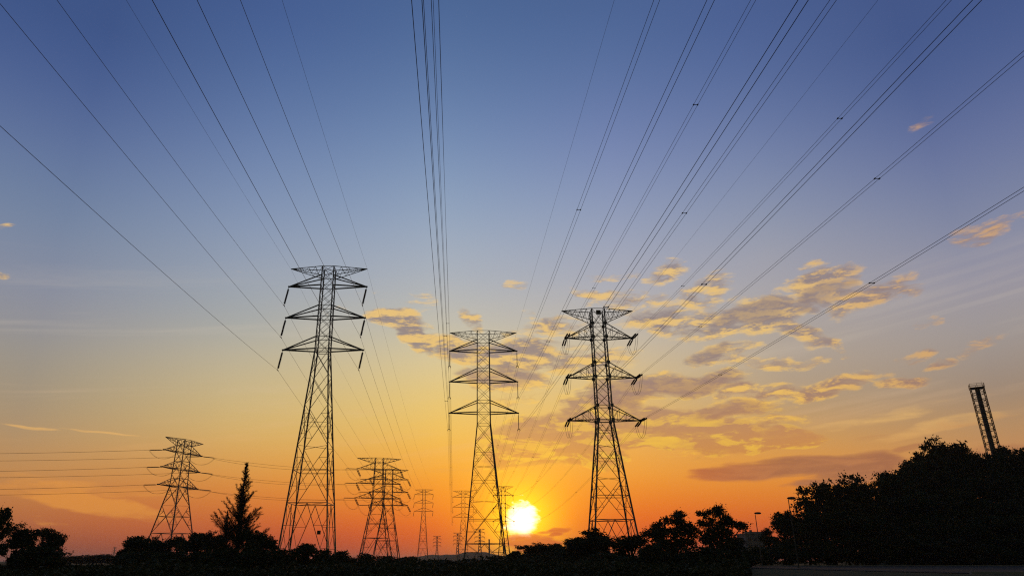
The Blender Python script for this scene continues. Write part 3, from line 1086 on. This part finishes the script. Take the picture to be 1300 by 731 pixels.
def tree(px, top, width, Y, proto, label, group=None, name=None, rot=None, cat=None):
    p = at(px, top, Y)
    g = ground_h(p.x, Y) - 0.15
    d = at(px + 1, top, Y).x - p.x
    sx = width * d / CROWN_W[proto]
    sz = (p.z - g) / TOPZ[proto]
    nm = name or {"conifer": "conifer_tree", "bush": "bush"}.get(proto, "broadleaf_tree")
    t = thing(nm, (p.x, Y, g), label, cat or ("bush" if proto == "bush" else "tree"), group)
    t.scale = (sx, (sx + sz) / 2 if proto in ("bush",) else sx, sz)
    t.rotation_euler.z = rot if rot is not None else (0 if proto in ("umbrella", "spread") else rnd.uniform(-3.1, 3.1))
    tm, cm = PROTO[proto]
    link("trunk", tm, t)
    link("crown", cm, t)
    return t


# left edge
tree(-4, 645, 44, 80, "round", "tall dark tree cut off by the left edge of the picture")
tree(36, 666, 40, 92, "round_b", "full-topped dark tree beside the one cut off at the left edge")
tree(69, 671, 32, 98, "round", "narrow knobbly dark tree, last of the three at the far left")
tree(50, 694, 60, 84, "bush", "dark bush at the foot of the full-topped tree at the far left")
for px, top, w in ((92, 705, 24), (104, 707, 20), (118, 704, 26), (132, 703, 28), (146, 705, 24), (158, 703, 24), (82, 708, 20)):
    tree(px, top, w, 330, rnd.choice(("round", "dome", "round_b")), "small hazy tree in the low row between the far-left trees and the left clump", "low hazy tree row at left")
# left clump
tree(163, 690, 22, 150, "round", "small tree at the left end of the clump under the corner-on pylon")
tree(181, 681, 42, 146, "dome", "broad rounded tree in front of the corner-on pylon's left leg")
tree(207, 682, 38, 150, "round_b", "tree right under the middle of the corner-on pylon")
tree(228, 681, 22, 146, "column", "narrow upright tree under the right leg of the corner-on pylon")
tree(252, 676, 42, 142, "round", "flat-topped tree between the narrow upright tree and the pointed conifer")
tree(274, 675, 32, 140, "round_b", "tree touching the conifer's left side")
tree(313, 588, 54, 108, "conifer", "tall feathery conifer with a thin pointed top, left of the big left pylon", rot=0.6)
tree(289, 648, 22, 112, "conifer", "short feathery conifer close against the left side of the tall pointed one", rot=2.1)
tree(325, 672, 40, 96, "round", "bushy tree against the right foot of the tall pointed conifer")
tree(342, 684, 24, 96, "column", "stubby tree just left of the big left pylon's foot")
tree(362, 697, 34, 92, "bush", "low bush in front of the big left pylon's left legs")
tree(385, 690, 36, 94, "dome", "round bushy tree between the legs of the big left pylon")
tree(410, 697, 34, 94, "bush", "low bush in front of the big left pylon's right legs")
tree(436, 699, 36, 120, "bush", "low bush just right of the big left pylon")
tree(462, 702, 34, 150, "bush", "low bush at the left foot of the overlapping pylons")
tree(490, 705, 36, 170, "bush", "low bush at the right foot of the overlapping pylons")
tree(518, 706, 30, 220, "round", "small hazy tree left of the small clear-standing pylon")
for px, top, w in ((540, 711, 26), (560, 710, 28), (580, 711, 24), (600, 709, 26), (628, 705, 20), (645, 710, 24), (612, 710, 24)):
    tree(px, top, w, 260, rnd.choice(("round", "dome", "round_b")), "low dark tree in the row under the distant hills behind the big middle pylon", "low tree row under the hills")
for px, top, w, Y, lab in ((182, 700, 60, 118, "wide bush at the foot of the left clump, under its broadest tree"), (232, 700, 66, 116, "wide bush at the foot of the narrow upright tree in the left clump"),
                           (285, 696, 60, 100, "wide bush at the left foot of the tall pointed conifer"), (332, 697, 60, 90, "wide bush at the right foot of the tall pointed conifer"),
                           (690, 706, 70, 120, "wide bush below the sun, left of the pale hut"), (765, 702, 70, 108, "wide bush at the foot of the big right pylon")):
    tree(px, top, w, Y, "bush", lab, "bushes at the feet of the trees")
# right of the sun
tree(655, 699, 26, 165, "round", "smallest tree right of the big middle pylon, below the sun")
tree(676, 689, 36, 165, "round_b", "rounded tree directly below the right side of the sun")
tree(699, 690, 36, 165, "dome", "rounded tree between the sun and the hut")
tree(718, 693, 34, 160, "round", "low tree behind the pale hut")
tree(668, 703, 44, 150, "bush", "bush directly under the sun's right edge, beside the smallest tree there", "bushes at the feet of the trees")
tree(702, 700, 48, 150, "bush", "bush between the sun and the hut, below the rounded tree", "bushes at the feet of the trees")
tree(954, 694, 30, 150, "bush", "bush in front of the low pale building", "bushes at the feet of the trees")
tree(750, 671, 52, 124, "airy", "ragged tree in front of the big right pylon's left legs")
tree(752, 682, 66, 122, "dome", "dense dark tree forming the base under the ragged one at the right pylon")
tree(799, 680, 46, 118, "dome", "smooth domed tree in front of the big right pylon's right leg")
tree(850, 649, 66, 112, "umbrella", "flat spreading tree with stepped crown, right of the domed tree by the big right pylon")
tree(910, 642, 56, 114, "spread", "open-crowned tree with a long branch to the right, left of the low pale building")
tree(931, 679, 24, 126, "round_b", "low tree below the long branch, next to the pale building")
tree(830, 690, 50, 105, "bush", "wide bush below the left side of the flat spreading tree")
tree(885, 694, 60, 104, "bush", "wide bush below the open-crowned tree")
tree(930, 700, 50, 110, "bush", "bush where the tarmac begins, left of the street lamps")
tree(973, 670, 22, 160, "airy", "thin small tree between the two street lamps")
tree(996, 650, 34, 158, "dome", "cone-shaped dark tree beside the taller street lamp")
tree(1034, 613, 52, 160, "airy", "tall ragged tree right of the taller street lamp, sky showing through it")
tree(1018, 652, 44, 156, "round", "lower dark tree under the ragged one by the taller lamp")
tree(1068, 606, 56, 162, "round_b", "tall full round-crowned tree, highest before the gap left of the wooded hill")
tree(1094, 616, 36, 164, "round", "shoulder tree right of the full round-crowned one")
tree(1109, 614, 24, 166, "airy", "thin see-through tree in the notch left of the wooded hill")
tree(1050, 650, 60, 155, "dome", "dense tree at the foot of the round-crowned one")
tree(1090, 655, 60, 156, "dome", "dense tree at the foot of the thin see-through one")
tree(965, 695, 44, 156, "bush", "bush at the tarmac's far edge behind the shorter street lamp")
tree(1000, 690, 50, 153, "bush", "bush at the tarmac's far edge behind the taller street lamp")
# wooded hill: skyline trees, then the dark mass below
hill_sky = [(1128, 603, 30, 178, "round", "leftmost tree on the wooded hill's rising skyline"),
            (1150, 585, 44, 182, "dome", "second tree up the wooded hill's rising skyline"),
            (1170, 574, 36, 186, "airy", "ragged tree below the hill's highest crown, on its left"),
            (1196, 557, 44, 190, "round_b", "highest-crowned tree on the wooded hill, left of the light mast"),
            (1183, 572, 40, 188, "round", "tree half hidden below the hill's highest crown"),
            (1216, 570, 36, 188, "dome", "tree right of the hill's highest crown"),
            (1234, 577, 34, 186, "round", "lower tree in the dip left of the light mast"),
            (1256, 576, 34, 184, "dome", "tree hiding the light mast's foot"),
            (1270, 566, 30, 190, "airy", "ragged tree right beside the light mast"),
            (1284, 572, 32, 186, "round_b", "tree between the mast's ragged neighbour and the right edge"),
            (1303, 569, 40, 186, "round", "hilltop tree cut off by the right edge of the picture")]
for px, top, w, Y, pr, lab in hill_sky:
    tree(px, top, w, Y, pr, lab, "trees on the wooded hill")
k = 0
for top, Y, x0 in ((606, 176, 1140), (634, 168, 1128), (664, 161, 1118), (688, 154, 1040)):
    px = x0 + (k % 2) * 9
    while px < 1345:
        tree(px + rnd.uniform(-4, 4), top + rnd.uniform(-9, 7), rnd.uniform(38, 54), Y, rnd.choice(("dome", "round", "round_b", "dome")),
             "dark leafy tree lost in the black face of the wooded hill", "trees massed on the face of the wooded hill")
        px += 27
    k += 1

# ground cover along the near edge of everything
gc = MB()
rg = random.Random(5)
for i in range(34000):
    Y = rg.uniform(62, 135)
    px = rg.uniform(-60, 950)
    x = at(px, 700, Y).x
    hgt = 0.75 + 0.5 * sstep(Y, 70, 110) + 1.5 * max(0.0, mnoise.noise(Vector((x * 0.12, Y * 0.1, 3.3)))) + 0.6 * mnoise.noise(Vector((x * 0.4, Y * 0.3, 1.1)))
    if px < 165:
        hgt *= 0.7
    leaf(gc, Vector((x, Y, ground_h(x, Y) + rg.random() * max(hgt, 0.25))), rg.uniform(0.16, 0.34), rg)
for i in range(2500):
    x = rg.uniform(40, 300)
    Y = rg.uniform(149.8, 155)
    leaf(gc, Vector((x, Y, ground_h(x, Y) + rg.random() * 1.3)), rg.uniform(0.2, 0.4), rg)
tag(gc.build("undergrowth", LEAF_B), "dark rough undergrowth covering the ground in front of the trees", "undergrowth", kind="stuff")

# ------------------------------------------------------------------ street lamps
def lamp_parts(t, h):
    mb = MB()
    mb.tube([(0, 0, -0.2), (0, 0, 0.5), (0, 0, h)], [0.11, 0.1, 0.055], 10)
    mb.box((0, 0, 0.02), 0.4, 0.4, 0.08)
    mb.build("pole", DARKST, t)
    mb = MB()
    mb.tube([(0, 0, h - 0.05), (0.05, 0, h + 0.12), (0.45, 0, h + 0.22)], [0.05, 0.05, 0.045], 8)
    mb.build("bracket", DARKST, t)
    mb = MB()
    pts = [(-0.15, 0, h + 0.2), (0.05, 0, h + 0.2), (0.45, 0, h + 0.21), (0.85, 0, h + 0.21), (1.05, 0, h + 0.2), (1.12, 0, h + 0.2)]
    mb.tube(pts, [0.05, 0.16, 0.2, 0.19, 0.12, 0.03], 10)
    mb.build("lamp_head", DARKST, t)


LAMPG = "street lamps by the tarmac"
for px, top, Y, lab in ((1000.5, 632, 104, "taller and nearer street lamp, its oval head clear of the trees on the right"), (958.5, 651, 132, "shorter-looking farther street lamp beside the low pale building")):
    p = at(px, top, Y)
    g = 0.76
    if px > 980:
        lampt = thing("street_lamp", (p.x, Y, g), lab, "street lamp", LAMPG, R(4))
        lamp_parts(lampt, p.z - g - 0.2)
        LH = p.z - g
    else:
        c = copy_tree(lampt)
        c.location = (p.x, Y, g)
        c.scale = (1.0, 1.0, (p.z - g) / LH)
        c["label"] = lab

# ------------------------------------------------------------------ light mast on the hill: square lattice round a solid column
MY = 236
mtop = at(1240, 492, MY)
mg = ground_h(mtop.x, MY) - 0.3
t = thing("lattice_mast", (mtop.x, MY, mg), "leaning-looking square lattice mast with a thick dark column inside, above the hill trees at right", "mast", rz=R(-30))
MH = mtop.z - mg
hw = 1.85
for sx, sy in ((-1, -1), (1, -1), (1, 1), (-1, 1)):
    mb = MB()
    mb.bar((sx * hw, sy * hw, 0), (sx * hw, sy * hw, MH), 0.24)
    mb.build("corner_post", DARKST, t)
mb = MB()
z, i = 0.0, 0
while z < MH - 0.5:
    z2 = min(z + 2.05, MH)
    for k in range(4):
        a = Vector(((-hw, hw, hw, -hw)[k], (-hw, -hw, hw, hw)[k], 0))
        b = Vector(((-hw, hw, hw, -hw)[(k + 1) % 4], (-hw, -hw, hw, hw)[(k + 1) % 4], 0))
        mb.bar(a + Vector((0, 0, z)), b + Vector((0, 0, z)), 0.17)
        if i % 2:
            a, b = b, a
        mb.bar(a + Vector((0, 0, z)), b + Vector((0, 0, z2)), 0.13)
    z = z2
    i += 1
mb.build("lattice_bracing", DARKST, t)
mb = MB()
mb.tube([(0, 0, 0), (0, 0, MH - 0.4)], [0.78, 0.7], 14)
mb.build("column", DARKST, t)
mb = MB()
mb.box((0, 0, MH - 0.15), hw * 2 + 0.5, hw * 2 + 0.5, 0.14)
mb.build("platform", DARKST, t)
mb = MB()
for zz in (0.55, 1.1):
    for k in range(4):
        a = Vector(((-hw, hw, hw, -hw)[k] * 1.1, (-hw, -hw, hw, hw)[k] * 1.1, MH + zz))
        b = Vector(((-hw, hw, hw, -hw)[(k + 1) % 4] * 1.1, (-hw, -hw, hw, hw)[(k + 1) % 4] * 1.1, MH + zz))
        mb.bar(a, b, 0.09)
for sx, sy in ((-1, -1), (1, -1), (1, 1), (-1, 1), (0, -1), (0, 1), (1, 0), (-1, 0)):
    mb.bar((sx * hw * 1.1, sy * hw * 1.1, MH - 0.1), (sx * hw * 1.1, sy * hw * 1.1, MH + 1.15), 0.1)
mb.build("railing", DARKST, t)
mb = MB()
mb.tube([(hw, hw, MH), (hw, hw, MH + 2.6)], [0.06, 0.02], 6)
mb.build("lightning_rod", DARKST, t)

# ------------------------------------------------------------------ pale building, hut, chimney
BY = 420
p = at(952, 678, BY)
t = thing("building", (p.x, BY, 0), "low pale flat-roofed building seen between the open-crowned tree and the street lamp", "building", rz=R(6))
bw_, bh = 10.6, p.z
mb = MB()
mb.box((0, 0, bh / 2), bw_, 11, bh)
mb.build("wall", WALLM, t)
mb = MB()
mb.box((0, 0, bh + 0.2), bw_ + 0.8, 11.8, 0.4)
mb.build("roof", ROOFM, t)
for r_ in range(4):
    for c_ in range(3):
        mb = MB()
        mb.box((-3.2 + 3.2 * c_, -5.53, 2.2 + r_ * (bh - 3.0) / 3.6), 1.7, 0.1, 1.5)
        mb.build("window", GLASS, t)
for i, x in enumerate((-4.6, -3.2, -1.6, 0.0, 1.6, 3.2, 4.6)):
    mb = MB()
    mb.box((x, -4.5, bh + 0.4 + (0.9 if i == 2 else 0.45)), 1.1, 1.1, 1.8 if i == 2 else 0.9)
    mb.build("roof_vent", ROOFM, t)

HY = 104
p = at(725.5, 714.5, HY)
t = thing("utility_hut", (p.x, HY, ground_h(p.x, HY) - 0.05), "small pale hut in dark bushes below the gap between the sun and the right pylon", "hut", rz=R(4))
hh = p.z - ground_h(p.x, HY) + 0.05
mb = MB()
mb.box((0, 0, hh / 2), 1.8, 1.3, hh)
mb.build("wall", CONC, t)
mb = MB()
mb.box((0, 0, hh + 0.05), 2.0, 1.5, 0.1)
mb.build("roof", ROOFM, t)
for sx in (-1, 1):
    mb = MB()
    mb.box((sx * 0.36, -0.665, hh * 0.5), 0.66, 0.03, hh * 0.8)
    d = mb.build("door", DARKST, t)
    mb = MB()
    mb.box((sx * 0.1, -0.70, hh * 0.5), 0.04, 0.05, 0.16)
    mb.build("handle", STEEL, d)

CYY = 1200
p = at(621, 684, CYY)
t = thing("chimney", (p.x, CYY, 0), "thin far-off factory chimney between the legs of the big middle pylon", "chimney")
mb = MB()
mb.tube([(0, 0, 0), (0, 0, p.z)], [1.5, 1.1], 14)
mb.build("stack", CONC, t)
mb = MB()
mb.tube([(0, 0, p.z - 1.2), (0, 0, p.z - 0.2)], [1.35, 1.35], 14)
mb.build("rim", CONC, t)

# ------------------------------------------------------------------ haze
HAZE = 0.00008
if HAZE:
    hm = bpy.data.materials.new("haze_air")
    hm.use_nodes = True
    hn = hm.node_tree
    hn.nodes.clear()
    vp = hn.nodes.new("ShaderNodeVolumePrincipled")
    vp.inputs["Color"].default_value = (0.95, 0.93, 0.9, 1)
    vp.inputs["Density"].default_value = HAZE
    vp.inputs["Anisotropy"].default_value = 0.45
    ho = hn.nodes.new("ShaderNodeOutputMaterial")
    hn.links.new(vp.outputs[0], ho.inputs["Volume"])
    mb = MB()
    mb.box((0, 4200, 29.0), 13000, 10000, 70.0)
    hz = mb.build("haze", hm)
    tag(hz, "thin evening haze over the whole plain", "haze", kind="stuff")

# ------------------------------------------------------------------ render settings
scene.view_settings.view_transform = 'Standard'
scene.view_settings.look = 'None'
scene.view_settings.exposure = 0.0
scene.view_settings.gamma = 1.0
scene.view_settings.use_curve_mapping = False
scene.cycles.max_bounces = 4
scene.cycles.volume_bounces = 0
scene.cycles.sample_clamp_direct = 3.2
scene.cycles.sample_clamp_indirect = 1.0
scene.cycles.filter_width = 1.2
try:
    scene.cycles.use_denoising = False
except Exception:
    pass
